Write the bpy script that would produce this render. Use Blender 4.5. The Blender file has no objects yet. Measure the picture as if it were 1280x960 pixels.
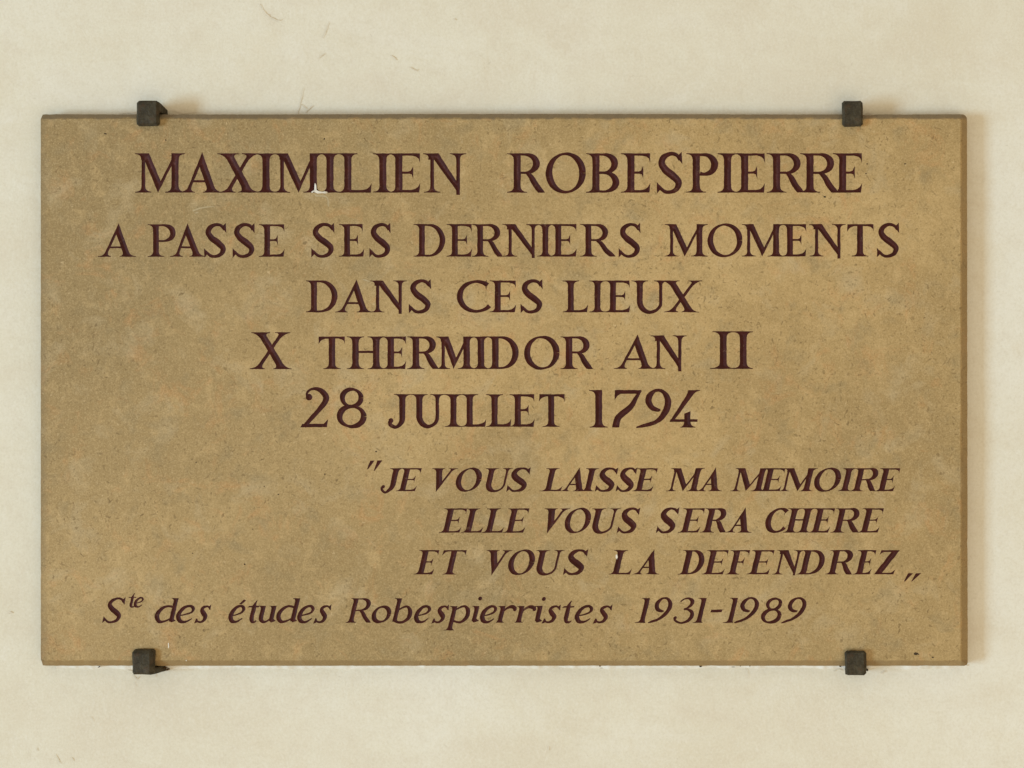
import bpy, bmesh, math, random
import numpy as np
from mathutils import Vector, noise
from mathutils.geometry import delaunay_2d_cdt

random.seed(7)
SC = bpy.context.scene
COL = SC.collection
K = 0.001                                     # one photo pixel on the stone's face = 1 mm


def P(px, py, depth=0.0):
    """point on the stone's face (photo pixels) -> metres; depth > 0 goes into the wall"""
    return Vector(((px - 640.0) * K, depth, (480.0 - py) * K))


# ------------------------------------------------------------------ camera, light, exposure
cam_d = bpy.data.cameras.new('camera')
cam = bpy.data.objects.new('camera', cam_d)
COL.objects.link(cam)
DIST = 2.2
CX = 0.22
cam.location = (CX, -DIST, 0.0)
cam.rotation_euler = (math.radians(90), 0, 0)
cam_d.sensor_width = 36.0
cam_d.lens = 36.0 * DIST / 1.28
cam_d.shift_x = -CX / 1.28
cam_d.clip_start = 0.05
cam_d.clip_end = 200.0
SC.camera = cam

world = bpy.data.worlds.new('World')
SC.world = world
world.use_nodes = True
wbg = world.node_tree.nodes['Background']
AMB = (0.66, (1.0, 0.86, 0.655))
DAY = (1560, (0.46, 0.72, 1.0))
WARM = (34, (1.0, 0.90, 0.74))
wbg.inputs[0].default_value = (*AMB[1], 1)
wbg.inputs[1].default_value = AMB[0]


def area_light(name, loc, target, sx, sy, power, colour):
    d = bpy.data.lights.new(name, 'AREA')
    d.shape = 'RECTANGLE'
    d.size, d.size_y = sx, sy
    d.energy = power
    d.color = colour
    o = bpy.data.objects.new(name, d)
    COL.objects.link(o)
    o.location = loc
    o.rotation_euler = (Vector(target) - Vector(loc)).to_track_quat('-Z', 'Y').to_euler()
    return o


# daylight from an opening far off to the left, warm lamplight of the hall from the right
area_light('daylight_opening', (-11.7, -7.8, -1.9), (0, 0, 0), 2.9, 4.7, DAY[0], DAY[1])
area_light('warm_hall_light', (1.2, -3.9, -1.6), (0.1, 0, -0.1), 3.0, 2.4, WARM[0], WARM[1])

SC.view_settings.view_transform = 'Standard'
SC.view_settings.look = 'None'
SC.view_settings.exposure = 0.04
SC.view_settings.gamma = 1.0


# ------------------------------------------------------------------ material helpers
class Nodes:
    def __init__(self, name):
        self.m = bpy.data.materials.new(name)
        self.m.use_nodes = True
        self.t = self.m.node_tree
        self.bsdf = self.t.nodes['Principled BSDF']
        self.co = self.t.nodes.new('ShaderNodeTexCoord').outputs['Object']

    def n(self, kind, **kw):
        nd = self.t.nodes.new(kind)
        for k, v in kw.items():
            setattr(nd, k, v)
        return nd

    def link(self, a, b):
        self.t.links.new(a, b)

    def mapping(self, scale=(1, 1, 1), rot=(0, 0, 0), loc=(0, 0, 0), src=None):
        nd = self.n('ShaderNodeMapping')
        nd.inputs['Scale'].default_value = scale
        nd.inputs['Rotation'].default_value = rot
        nd.inputs['Location'].default_value = loc
        self.link(src or self.co, nd.inputs['Vector'])
        return nd.outputs[0]

    def noise(self, scale, detail=4, rough=0.55, dist=0.0, src=None, colour=False):
        nd = self.n('ShaderNodeTexNoise')
        nd.inputs['Scale'].default_value = scale
        nd.inputs['Detail'].default_value = detail
        nd.inputs['Roughness'].default_value = rough
        nd.inputs['Distortion'].default_value = dist
        self.link(src or self.co, nd.inputs['Vector'])
        return nd.outputs['Color' if colour else 'Fac']

    def voronoi(self, scale, src=None, rnd=1.0):
        nd = self.n('ShaderNodeTexVoronoi')
        nd.inputs['Scale'].default_value = scale
        nd.inputs['Randomness'].default_value = rnd
        self.link(src or self.co, nd.inputs['Vector'])
        return nd

    def ramp(self, src, stops):
        nd = self.n('ShaderNodeValToRGB')
        e = nd.color_ramp.elements
        while len(e) < len(stops):
            e.new(0.5)
        for el, (p, c) in zip(e, stops):
            el.position = p
            el.color = (c, c, c, 1) if isinstance(c, (int, float)) else (*c, 1)
        self.link(src, nd.inputs[0])
        return nd.outputs[0]

    def mix(self, fac, a, b, mode='MIX'):
        nd = self.n('ShaderNodeMix', data_type='RGBA', blend_type=mode)
        for v, i in ((fac, 0), (a, 6), (b, 7)):
            if isinstance(v, (int, float)):
                nd.inputs[i].default_value = v
            elif isinstance(v, tuple):
                nd.inputs[i].default_value = (*v, 1)
            else:
                self.link(v, nd.inputs[i])
        return nd.outputs[2]

    def math(self, op, a, b=0.0, c=None, clamp=False):
        nd = self.n('ShaderNodeMath', operation=op, use_clamp=clamp)
        for v, i in ((a, 0), (b, 1), (c, 2)):
            if v is None:
                continue
            if isinstance(v, (int, float)):
                nd.inputs[i].default_value = v
            else:
                self.link(v, nd.inputs[i])
        return nd.outputs[0]

    def bump(self, height, dist, strength=1.0, normal=None):
        nd = self.n('ShaderNodeBump')
        nd.inputs['Strength'].default_value = strength
        nd.inputs['Distance'].default_value = dist
        self.link(height, nd.inputs['Height'])
        if normal:
            self.link(normal, nd.inputs['Normal'])
        return nd.outputs[0]

    def done(self, colour, rough=0.7, normal=None, spec=0.3, metal=0.0):
        b = self.bsdf
        for v, k in ((colour, 'Base Color'), (rough, 'Roughness')):
            if isinstance(v, (int, float)):
                b.inputs[k].default_value = v
            elif isinstance(v, tuple):
                b.inputs[k].default_value = (*v, 1)
            else:
                self.link(v, b.inputs[k])
        b.inputs['Specular IOR Level'].default_value = spec
        b.inputs['Metallic'].default_value = metal
        if normal:
            self.link(normal, b.inputs['Normal'])
        return self.m


def srgb(r, g, b):
    f = lambda c: (c / 255 / 12.92) if c <= 10 else ((c / 255 + 0.055) / 1.055) ** 2.4
    return (f(r), f(g), f(b))


def spots(N, scale, stretch, rot, thr, edge, src):
    """irregular small flecks: 1 inside a fleck, 0 outside"""
    v = N.mapping(scale=stretch, rot=(0, rot, 0), src=src)
    vo = N.voronoi(scale, v)
    sep = N.n('ShaderNodeSeparateColor')
    N.link(vo.outputs['Color'], sep.inputs[0])
    size = N.math('POWER', sep.outputs[0], 3.0)
    lim = N.math('MULTIPLY', size, thr)
    d = N.math('SUBTRACT', lim, vo.outputs['Distance'])
    return N.math('DIVIDE', d, edge, clamp=True)


def flecks(N, scale, half_len, half_wid, share, src, shift):
    """elongated inclusions lying every way: one at most per cell of a 2-D Voronoi over the face (x, z)"""
    sp = N.n('ShaderNodeSeparateXYZ')
    N.link(src, sp.inputs[0])
    cb = N.n('ShaderNodeCombineXYZ')
    N.link(N.math('ADD', sp.outputs[0], shift), cb.inputs[0])
    N.link(N.math('ADD', sp.outputs[2], shift * 1.7), cb.inputs[1])
    vo = N.n('ShaderNodeTexVoronoi', voronoi_dimensions='2D')
    vo.inputs['Scale'].default_value = scale
    N.link(cb.outputs[0], vo.inputs['Vector'])
    sub = N.n('ShaderNodeVectorMath', operation='SUBTRACT')
    N.link(cb.outputs[0], sub.inputs[0])
    N.link(vo.outputs['Position'], sub.inputs[1])
    d = N.n('ShaderNodeSeparateXYZ')
    N.link(sub.outputs[0], d.inputs[0])
    rnd = N.n('ShaderNodeSeparateColor')
    N.link(vo.outputs['Color'], rnd.inputs[0])
    ang = N.math('MULTIPLY', rnd.outputs[0], 6.283)
    ca, sa = N.math('COSINE', ang), N.math('SINE', ang)
    u = N.math('ADD', N.math('MULTIPLY', d.outputs[0], ca), N.math('MULTIPLY', d.outputs[1], sa))
    w = N.math('SUBTRACT', N.math('MULTIPLY', d.outputs[1], ca), N.math('MULTIPLY', d.outputs[0], sa))
    u = N.math('POWER', N.math('ABSOLUTE', N.math('DIVIDE', u, half_len)), 2.0)
    w = N.math('POWER', N.math('ABSOLUTE', N.math('DIVIDE', w, half_wid)), 2.0)
    r = N.math('SQRT', N.math('ADD', u, w))
    size = N.math('MULTIPLY_ADD', rnd.outputs[1], 0.9, 0.35)
    m = N.math('DIVIDE', N.math('SUBTRACT', size, r), 0.4, clamp=True)
    pick = N.math('DIVIDE', N.math('SUBTRACT', rnd.outputs[2], 1.0 - share), share, clamp=True)
    return N.math('MULTIPLY', m, N.math('POWER', pick, 0.7))


def stone_material():
    N = Nodes('buff_limestone')
    warp = N.noise(160, 2, colour=True)
    sub = N.n('ShaderNodeVectorMath', operation='MULTIPLY_ADD')
    N.link(warp, sub.inputs[0])
    sub.inputs[1].default_value = (0.007, 0.007, 0.007)
    N.link(N.co, sub.inputs[2])
    wc = sub.outputs[0]
    big = N.noise(5.0, 5, 0.6, 0.4)
    mid = N.noise(38, 6, 0.68, 0.6)
    fine = N.noise(620, 4, 0.8)
    c = N.ramp(big, [(0.33, (0.368, 0.242, 0.096)), (0.5, (0.440, 0.291, 0.116)), (0.68, (0.495, 0.336, 0.142))])
    broad = N.noise(1.1, 3, 0.5, 0.3, src=N.mapping(scale=(-1, 1, 1), loc=(4.45, 1.0, 2.6)))
    c = N.mix(N.ramp(broad, [(0.40, 0.8), (0.60, 0.0)]), c, (0.262, 0.182, 0.076))
    c = N.mix(N.ramp(mid, [(0.36, 0.42), (0.5, 0.0)]), c, (0.333, 0.223, 0.089))
    c = N.mix(N.ramp(mid, [(0.52, 0.0), (0.68, 0.5)]), c, (0.540, 0.369, 0.163))
    # rusty warm clouds and pale greyish clouds
    o1 = N.noise(26, 5, 0.7, 0.9, src=N.mapping(loc=(3.1, 1.7, 2.2)))
    c = N.mix(N.ramp(o1, [(0.55, 0.0), (0.72, 0.40)]), c, (0.529, 0.251, 0.085))
    o2 = N.noise(22, 4, 0.6, 0.5, src=N.mapping(loc=(7.1, 4.7, 5.2)))
    c = N.mix(N.ramp(o2, [(0.54, 0.0), (0.72, 0.55)]), c, (0.460, 0.353, 0.194))
    o3 = N.noise(30, 3, 0.6, 0.3, src=N.mapping(loc=(1.3, 9.7, 8.2)))
    c = N.mix(N.ramp(o3, [(0.55, 0.0), (0.72, 0.6)]), c, (0.270, 0.198, 0.092))
    # grain
    c = N.mix(N.ramp(fine, [(0.28, 0.55), (0.5, 0.0)]), c, (0.230, 0.144, 0.049))
    c = N.mix(N.ramp(fine, [(0.5, 0.0), (0.72, 0.6)]), c, (0.644, 0.460, 0.228))
    # fossil flecks, in clusters
    cl = N.ramp(N.noise(9, 4, 0.65, src=N.mapping(loc=(5, 5, 5))), [(0.38, 0.45), (0.6, 1.0)])
    for sc, hl, hw, sh, am, sf in ((95, .0030, .0009, .5, .66, .11), (120, .0021, .0010, .55, .55, .37), (62, .0042, .0009, .45, .66, .71),
                                   (190, .0013, .0010, .6, .55, .93), (38, .0026, .0015, .4, .75, 1.31)):
        f = flecks(N, sc, hl, hw, sh, wc, sf)
        f = N.math('MULTIPLY', N.math('MULTIPLY', f, cl), am)
        c = N.mix(f, c, (0.144, 0.089, 0.029))
    # a few small pale shell fragments
    f = N.math('MULTIPLY', flecks(N, 80, .0016, .0008, .3, wc, 2.2), 0.35)
    c = N.mix(f, c, (0.713, 0.535, 0.291))
    # grey dust caught on the upper arris and grime along the left margin (settled dirt with a ragged edge)
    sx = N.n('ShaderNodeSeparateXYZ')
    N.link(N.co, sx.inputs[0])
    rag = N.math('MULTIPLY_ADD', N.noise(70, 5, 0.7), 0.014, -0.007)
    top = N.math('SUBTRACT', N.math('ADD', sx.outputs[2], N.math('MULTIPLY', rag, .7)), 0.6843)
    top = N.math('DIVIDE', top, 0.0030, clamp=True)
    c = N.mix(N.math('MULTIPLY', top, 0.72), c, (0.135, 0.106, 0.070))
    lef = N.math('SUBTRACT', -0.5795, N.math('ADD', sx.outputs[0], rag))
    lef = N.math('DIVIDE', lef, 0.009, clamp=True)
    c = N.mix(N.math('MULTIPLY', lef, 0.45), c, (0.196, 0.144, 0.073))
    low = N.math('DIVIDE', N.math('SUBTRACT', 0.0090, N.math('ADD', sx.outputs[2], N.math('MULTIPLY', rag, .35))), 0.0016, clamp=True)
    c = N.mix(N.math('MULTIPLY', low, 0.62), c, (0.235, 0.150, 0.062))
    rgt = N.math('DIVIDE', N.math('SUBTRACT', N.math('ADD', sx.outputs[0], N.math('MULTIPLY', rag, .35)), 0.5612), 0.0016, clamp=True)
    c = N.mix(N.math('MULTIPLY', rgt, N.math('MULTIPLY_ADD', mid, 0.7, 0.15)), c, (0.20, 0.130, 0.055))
    h = N.math('ADD', N.math('MULTIPLY', fine, 0.5), N.math('MULTIPLY', mid, 0.8))
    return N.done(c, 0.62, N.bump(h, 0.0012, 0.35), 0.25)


def wall_material():
    N = Nodes('cream_plaster')
    st = N.noise(7, 6, 0.66, 0.8, src=N.mapping(scale=(0.8, 1, 1.5)))
    bl = N.noise(2.6, 5, 0.6, 0.6)
    md = N.noise(45, 5, 0.7, 0.5)
    fine = N.noise(330, 4, 0.75)
    c = N.ramp(bl, [(0.32, (0.685, 0.615, 0.462)), (0.52, (0.722, 0.662, 0.515)), (0.7, (0.750, 0.700, 0.570))])
    c = N.mix(N.ramp(st, [(0.36, 0.45), (0.52, 0.0)]), c, (0.665, 0.580, 0.435))
    c = N.mix(N.ramp(st, [(0.52, 0.0), (0.70, 0.45)]), c, (0.770, 0.722, 0.605))
    y = N.noise(12, 4, 0.6, 0.6, src=N.mapping(loc=(4, 2, 9), scale=(0.9, 1, 1.2)))
    c = N.mix(N.ramp(y, [(0.56, 0.0), (0.74, 0.28)]), c, (0.69, 0.60, 0.43))
    c = N.mix(N.ramp(md, [(0.34, 0.20), (0.5, 0.0)]), c, (0.62, 0.54, 0.41))
    c = N.mix(N.ramp(fine, [(0.32, 0.26), (0.5, 0.0)]), c, (0.54, 0.47, 0.35))
    c = N.mix(N.ramp(fine, [(0.52, 0.0), (0.7, 0.3)]), c, (0.82, 0.77, 0.68))
    f = N.math('MULTIPLY', flecks(N, 22, .0030, .0010, .25, N.co, .4), 0.22)
    c = N.mix(f, c, (0.40, 0.33, 0.23))
    b1 = N.bump(N.noise(16, 5, 0.6, 0.6), 0.004, 0.35)
    b2 = N.bump(md, 0.0012, 0.35, b1)
    b3 = N.bump(fine, 0.0007, 0.4, b2)
    return N.done(c, 0.8, b3, 0.15)


def plaster_material():
    N = Nodes('white_filler_plaster')
    a = N.noise(60, 5, 0.65)
    c = N.ramp(a, [(0.3, (0.69, 0.63, 0.50)), (0.6, (0.78, 0.74, 0.64))])
    f = spots(N, 55, (1, 1, 1.8), 0.2, 0.22, 0.08, N.co)
    c = N.mix(N.math('MULTIPLY', f, 0.5), c, (0.22, 0.18, 0.12))
    return N.done(c, 0.85, N.bump(a, 0.002, 0.5), 0.15)


def paint_material():
    N = Nodes('oxblood_paint')
    a = N.noise(75, 5, 0.65)
    b = N.noise(420, 4, 0.75)
    c = N.ramp(a, [(0.3, (0.036, 0.0060, 0.0030)), (0.55, (0.051, 0.0080, 0.0042)), (0.75, (0.074, 0.0135, 0.0078))])
    c = N.mix(N.ramp(b, [(0.28, 0.6), (0.48, 0.0)]), c, (0.024, 0.006, 0.005))
    # dust and rubbed paint down in the cut
    sx = N.n('ShaderNodeSeparateXYZ')
    N.link(N.co, sx.inputs[0])
    deep = N.math('DIVIDE', N.math('SUBTRACT', sx.outputs[1], WALL_BACK + .0009), .0010, clamp=True)
    patch = N.ramp(N.noise(24, 4, 0.6), [(0.42, 0.0), (0.6, 1.0)])
    dust = N.math('MULTIPLY', N.math('MULTIPLY', deep, patch), N.ramp(b, [(0.36, 0.15), (0.6, 0.75)]))
    c = N.mix(dust, c, (0.150, 0.062, 0.056))
    # paint worn thin in places, the stone showing through
    thin = N.ramp(N.noise(130, 5, 0.75), [(0.60, 0.0), (0.72, 0.6)])
    c = N.mix(thin, c, (0.16, 0.085, 0.045))
    return N.done(c, 0.6, N.bump(b, 0.0010, 0.5), 0.15)


def iron_material():
    N = Nodes('dark_wrought_iron')
    a = N.noise(85, 6, 0.72, 0.5)
    b = N.noise(420, 4, 0.75)
    c = N.ramp(a, [(0.3, (0.022, 0.017, 0.0085)), (0.52, (0.046, 0.036, 0.0185)), (0.72, (0.085, 0.068, 0.037))])
    c = N.mix(N.ramp(b, [(0.52, 0.0), (0.75, 0.6)]), c, (0.110, 0.088, 0.052))
    c = N.mix(N.ramp(N.noise(55, 4, 0.7, src=N.mapping(loc=(2, 3, 4))), [(0.56, 0.0), (0.70, 0.55)]), c, (0.075, 0.040, 0.018))
    h = N.math('ADD', N.math('MULTIPLY', a, 1.0), N.math('MULTIPLY', b, 0.5))
    r = N.ramp(a, [(0.35, 0.62), (0.65, 0.40)])
    return N.done(c, r, N.bump(h, 0.0026, 0.7), 0.16)


def plain_material(name, col, rough=0.8, var=0.15, scale=200):
    N = Nodes(name)
    a = N.noise(scale, 4, 0.65)
    c = N.mix(N.ramp(a, [(0.3, 0.0), (0.7, 1.0)]), tuple(x * (1 - var) for x in col), tuple(min(1, x * (1 + var)) for x in col))
    return N.done(c, rough, N.bump(a, 0.0006, 0.4), 0.2)


WALL_BACK = -0.025      # a word's own space starts at the wall, 25 mm behind the stone's face
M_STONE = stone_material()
M_WALL = wall_material()
M_FILL = plaster_material()
M_PAINT = paint_material()
M_IRON = iron_material()
M_CHIP = plain_material('fresh_stone_break', (0.70, 0.64, 0.52), 0.7)
M_SCAR = plain_material('pale_bruised_stone', (0.42, 0.325, 0.18), 0.7, 0.12, 500)
M_PIT = plain_material('dark_pit_stone', (0.055, 0.036, 0.018), 0.9)
M_CRACK = plain_material('dirty_crack_plaster', (0.665, 0.59, 0.455), 0.9, 0.08, 120)
M_RUST = plain_material('rusty_dirt', (0.115, 0.062, 0.026), 0.9, 0.3, 300)


def mesh_obj(name, verts, faces, mat, parent=None, smooth=False):
    me = bpy.data.meshes.new(name)
    me.from_pydata([tuple(v) for v in verts], [], faces)
    me.update()
    me.materials.append(mat)
    if smooth:
        me.polygons.foreach_set('use_smooth', [True] * len(me.polygons))
    o = bpy.data.objects.new(name, me)
    COL.objects.link(o)
    if parent:
        o.parent = parent
    return o


# ------------------------------------------------------------------ wall
WALL_Y = 0.025


def wall_depth(x, z):
    return WALL_Y + 0.0009 * noise.noise(Vector((x * 6, 3.3, z * 9))) + 0.0005 * noise.noise(Vector((x * 22, 8.3, z * 40)))


def build_wall():
    nx, nz = 330, 260
    xs = np.linspace(-1.65, 1.65, nx)
    zs = np.linspace(-1.3, 1.3, nz)
    vs = [(x, wall_depth(x, z), z) for z in zs for x in xs]
    fs = [(j * nx + i, j * nx + i + 1, (j + 1) * nx + i + 1, (j + 1) * nx + i) for j in range(nz - 1) for i in range(nx - 1)]
    o = mesh_obj('wall', vs, fs, M_WALL, smooth=True)
    o['kind'] = 'structure'
    o['label'] = 'cream painted plaster wall behind the stone plaque'
    o['category'] = 'wall'
    return o


WALL = build_wall()


def ribbon(pts, name, mat, parent, off=-0.0004, follow=None):
    """thin flat line lying on a surface: pts = (px, py, width px)"""
    vs, fs = [], []
    n = len(pts)
    for i, (x, y, w) in enumerate(pts):
        a, b = pts[max(0, i - 1)], pts[min(n - 1, i + 1)]
        t = Vector((b[0] - a[0], b[1] - a[1])).normalized()
        for s in (-1, 1):
            p = P(x - t.y * s * w / 2, y + t.x * s * w / 2)
            p.y = (wall_depth(p.x, p.z) if follow else 0.0) + off
            vs.append(p)
        if i:
            k = 2 * i
            fs.append((k - 2, k - 1, k + 1, k))
    return mesh_obj(name, vs, fs, mat, parent)


# ------------------------------------------------------------------ letter forms
class Word:
    """collects the strokes of one word; x = photo pixels at the baseline, y = pixels above the baseline"""

    def __init__(self, base, H, T, N, S, slant=0.0):
        self.base, self.H, self.T, self.N, self.SE, self.sl = base, H, T, N, S, slant
        self.polys = []

    def poly(self, pts):
        if len(pts) >= 3:
            self.polys.append([(x + self.sl * y, self.base - y) for x, y in pts])

    # -- building blocks
    def foot(self, xl, xr, kl, kr, y, d, sl, sr):
        """bracketed serif on the end (height y) of a stroke with edges xl, xr (slopes kl, kr); d = +1 stroke goes up"""
        H = self.H
        hb, st = 0.165 * H, 0.020 * H
        pts = [(xl - sl, y), (xr + sr, y)]
        tr = (xr + kr * hb * d, y + d * hb)
        tl = (xl + kl * hb * d, y + d * hb)

        def curve(a, c, b):
            return [((1 - t) ** 2 * a[0] + 2 * t * (1 - t) * c[0] + t * t * b[0],
                     (1 - t) ** 2 * a[1] + 2 * t * (1 - t) * c[1] + t * t * b[1]) for t in (0, .25, .5, .75, 1)]
        pts += curve((xr + sr, y + d * st), (xr + kr * st * 2, y + d * st * 1.3), tr) if sr > 0 else [tr]
        pts += curve(tl, (xl + kl * st * 2, y + d * st * 1.3), (xl - sl, y + d * st)) if sl > 0 else [tl]
        self.poly(pts)

    def bar(self, xb, xt, w, y0=None, y1=None, b=(0, 0), t=(0, 0), wt=None):
        """stem or diagonal: centre xb at y0 to xt at y1, horizontal width w; b, t = serif lengths in S"""
        y0 = 0 if y0 is None else y0
        y1 = self.H if y1 is None else y1
        wt = wt or w
        self.poly([(xb - w / 2, y0), (xb + w / 2, y0), (xt + wt / 2, y1), (xt - wt / 2, y1)])
        kl = ((xt - wt / 2) - (xb - w / 2)) / (y1 - y0)
        kr = ((xt + wt / 2) - (xb + w / 2)) / (y1 - y0)
        if b != (0, 0):
            self.foot(xb - w / 2, xb + w / 2, kl, kr, y0, 1, b[0] * self.SE, b[1] * self.SE)
        if t != (0, 0):
            self.foot(xt - wt / 2, xt + wt / 2, kl, kr, y1, -1, t[0] * self.SE, t[1] * self.SE)

    def strip(self, ctrl, steps=7, clamp=False):
        """smooth brush stroke through (x, y, width)"""
        c = [ctrl[0]] + list(ctrl) + [ctrl[-1]]
        pts = []
        for i in range(1, len(c) - 2):
            p0, p1, p2, p3 = (np.array(q, float) for q in c[i - 1:i + 3])
            for k in range(steps):
                t = k / steps
                pts.append(0.5 * (2 * p1 + (p2 - p0) * t + (2 * p0 - 5 * p1 + 4 * p2 - p3) * t * t + (3 * p1 - p0 - 3 * p2 + p3) * t ** 3))
        pts.append(np.array(ctrl[-1], float))
        self.quads(pts, clamp)

    def quads(self, pts, clamp=False):
        L, R = [], []
        n = len(pts)
        for i, p in enumerate(pts):
            a, b = pts[max(0, i - 1)], pts[min(n - 1, i + 1)]
            tx, ty = b[0] - a[0], b[1] - a[1]
            m = math.hypot(tx, ty) or 1
            tx, ty = tx / m, ty / m
            w = max(0.2, p[2]) / 2
            l, r = [p[0] - ty * w, p[1] + tx * w], [p[0] + ty * w, p[1] - tx * w]
            if clamp:
                l[1], r[1] = max(0, l[1]), max(0, r[1])
            L.append(l)
            R.append(r)
        for i in range(n - 1):
            self.poly([L[i], R[i], R[i + 1], L[i + 1]])

    def arc(self, cx, cy, rx, ry, a0, a1, T, N, stress=0.0, pw=1.4, n=30):
        """elliptical stroke, rx, ry = centre-line radii; thick where the stroke is vertical"""
        pts = []
        for i in range(n + 1):
            a = math.radians(a0 + (a1 - a0) * i / n)
            w = N + (T - N) * abs(math.cos(a - math.radians(stress))) ** pw
            pts.append((cx + rx * math.cos(a), cy + ry * math.sin(a), w))
        self.quads(pts)

    def dot(self, cx, cy, r):
        self.poly([(cx + r * math.cos(k * math.pi / 6), cy + r * math.sin(k * math.pi / 6)) for k in range(12)])

    def vee(self, xl, wl, xr, wr, v, y0=0.0, y1=None):
        y1 = self.H if y1 is None else y1
        p, d = np.array([xl + wl, y1]), np.array([v - xl, y0 - y1])
        q, e = np.array([xr - wr, y1]), np.array([v - xr, y0 - y1])
        A = np.array([[d[0], -e[0]], [d[1], -e[1]]])
        s = np.linalg.solve(A, q - p)
        c = p + s[0] * d
        self.poly([(xl, y1), (v, y0), (xr, y1), (xr - wr, y1), tuple(c), (xl + wl, y1)])

    def top_beak(self, x0, R, drop=0.25, both=False):
        H, n = self.H, self.N * 0.64
        self.poly([(x0, H), (x0, H - n), (R - .20 * H, H - n), (R - .09 * H, H - n * 1.5), (R - .035 * H, H - .14 * H), (R, H - drop * H), (R, H)])

    def low_beak(self, x0, R, rise=0.25):
        H, n = self.H, self.N * 0.72
        self.poly([(x0, 0), (R - .03 * H, 0), (R, rise * H), (R - .06 * H, .15 * H), (R - .13 * H, n * 1.35), (R - .24 * H, n), (x0, n)])

    def mid_arm(self, x0, R, y=0.51):
        H, n = self.H, self.N * 0.6
        yc = y * H
        self.poly([(x0, yc - n / 2), (R - .10 * H, yc - n / 2), (R - .04 * H, yc - n * .8), (R - .015 * H, yc - .12 * H), (R, yc - .17 * H),
                   (R, yc + .17 * H), (R - .025 * H, yc + .12 * H), (R - .06 * H, yc + n * .9), (R - .12 * H, yc + n / 2), (x0, yc + n / 2)])

    # -- letters: L, R = left and right limits of the letter body without the outer serifs
    def I(self, L, R=None, b=(1, 1), t=(1, 1)):
        self.bar(L + self.T / 2, L + self.T / 2, self.T, b=b, t=t)

    def E(self, L, R, top=None, mid=None, b=(1, 0), t=(1, 0)):
        T = self.T
        top = top or R - 0.01 * self.H
        self.bar(L + T / 2, L + T / 2, T, b=b, t=t)
        self.top_beak(L + T * .6, top)
        self.low_beak(L + T * .6, R)
        self.mid_arm(L + T * .6, mid or (L + T + (R - L - T) * .66))

    def F(self, L, R, mid=None):
        T = self.T
        self.bar(L + T / 2, L + T / 2, T, b=(1, 1), t=(1, 0))
        self.top_beak(L + T * .6, R)
        self.mid_arm(L + T * .6, mid or (L + T + (R - L - T) * .62))

    def Lt(self, L, R, b=(1, 0), t=(1, 1)):
        T = self.T
        self.bar(L + T / 2, L + T / 2, T, b=b, t=t)
        self.low_beak(L + T * .6, R)

    def M(self, L, R, v, b1=(1, 1), t1=1, b2=(1, 1), t2=(0, 1)):
        T, N, H = self.T, self.N, self.H
        self.bar(L + N / 2, L + N / 2, N, b=b1, y1=H * .96)
        self.bar(R - T / 2, R - T / 2, T, b=b2, t=t2)
        self.vee(L, T * 1.06, R - T * .1, N * .88, v, y0=-.005 * H)
        self.foot(L, L + T * .8, .1, .4, H, -1, t1 * self.SE, 0)

    def N_(self, L, R, b1=(1, 1), t1=1, t2=(1, 1), dip=0.05):
        T, N, H = self.T, self.N, self.H
        self.bar(L + N / 2, L + N / 2, N, b=b1, y1=H * .96)
        self.bar(R - N / 2, R - N / 2, N, t=t2, y0=-dip * H * .9)
        x0 = L - .02 * H
        self.poly([(x0, H), (x0 + T * 1.25, H), (R, .16 * H), (R, -dip * H), (R - T * .25, -dip * .2 * H)])
        self.foot(x0, x0 + T, .2, .3, H, -1, t1 * self.SE, 0)

    def A(self, L, R, ax, b1=(1, 1), b2=(1, 1), bar_y=.29, over=.035):
        T, N, H = self.T, self.N, self.H
        wl, wr = N * .92, T * 1.10
        top = H * (1 + over)
        p, d = np.array([L + wl, 0.]), np.array([ax - L, top])
        q, e = np.array([R - wr, 0.]), np.array([ax - R, top])
        s = np.linalg.solve(np.array([[d[0], -e[0]], [d[1], -e[1]]]), q - p)
        c = p + s[0] * d
        self.poly([(L, 0), (L + wl, 0), tuple(c), (R - wr, 0), (R, 0), (ax, top)])
        y = bar_y * H
        n = N * .62
        self.poly([(L + (ax - L) * y / top + wl * .3, y - n / 2), (R + (ax - R) * y / top - wr * .5, y - n / 2),
                   (R + (ax - R) * y / top - wr * .5, y + n / 2), (L + (ax - L) * y / top + wl * .4, y + n / 2)])
        self.foot(L, L + wl, (ax - L) / top, (ax - L) / top, 0, 1, b1[0] * self.SE, b1[1] * self.SE * .9)
        self.foot(R - wr, R, (ax - R) / top, (ax - R) / top, 0, 1, b2[0] * self.SE * .9, b2[1] * self.SE)

    def X(self, L, R, tr=None, bl=None, b1=(1, 1), t1=(1, 1), b2=(1, 1), t2=(1, 1)):
        """L = left edge of the thick diagonal at the top, R = its right edge at the bottom"""
        T, N, H = self.T, self.N, self.H
        w = T * 1.22
        tr = tr if tr is not None else R - .05 * H
        bl = bl if bl is not None else L + .03 * H
        self.bar(R - w / 2, L + w / 2, w, b=b2, t=t1)
        self.bar(bl + N * .6, tr - N * .6, N * 1.15, b=b1, t=t2)

    def O(self, L, R, stress=12, up=.015):
        T, N, H = self.T * .98, self.N * .62, self.H
        self.arc((L + R) / 2, H / 2, (R - L - T) / 2, H / 2 + up * H - N / 2, 0, 360, T, N, stress, 1.5, 56)

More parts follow.
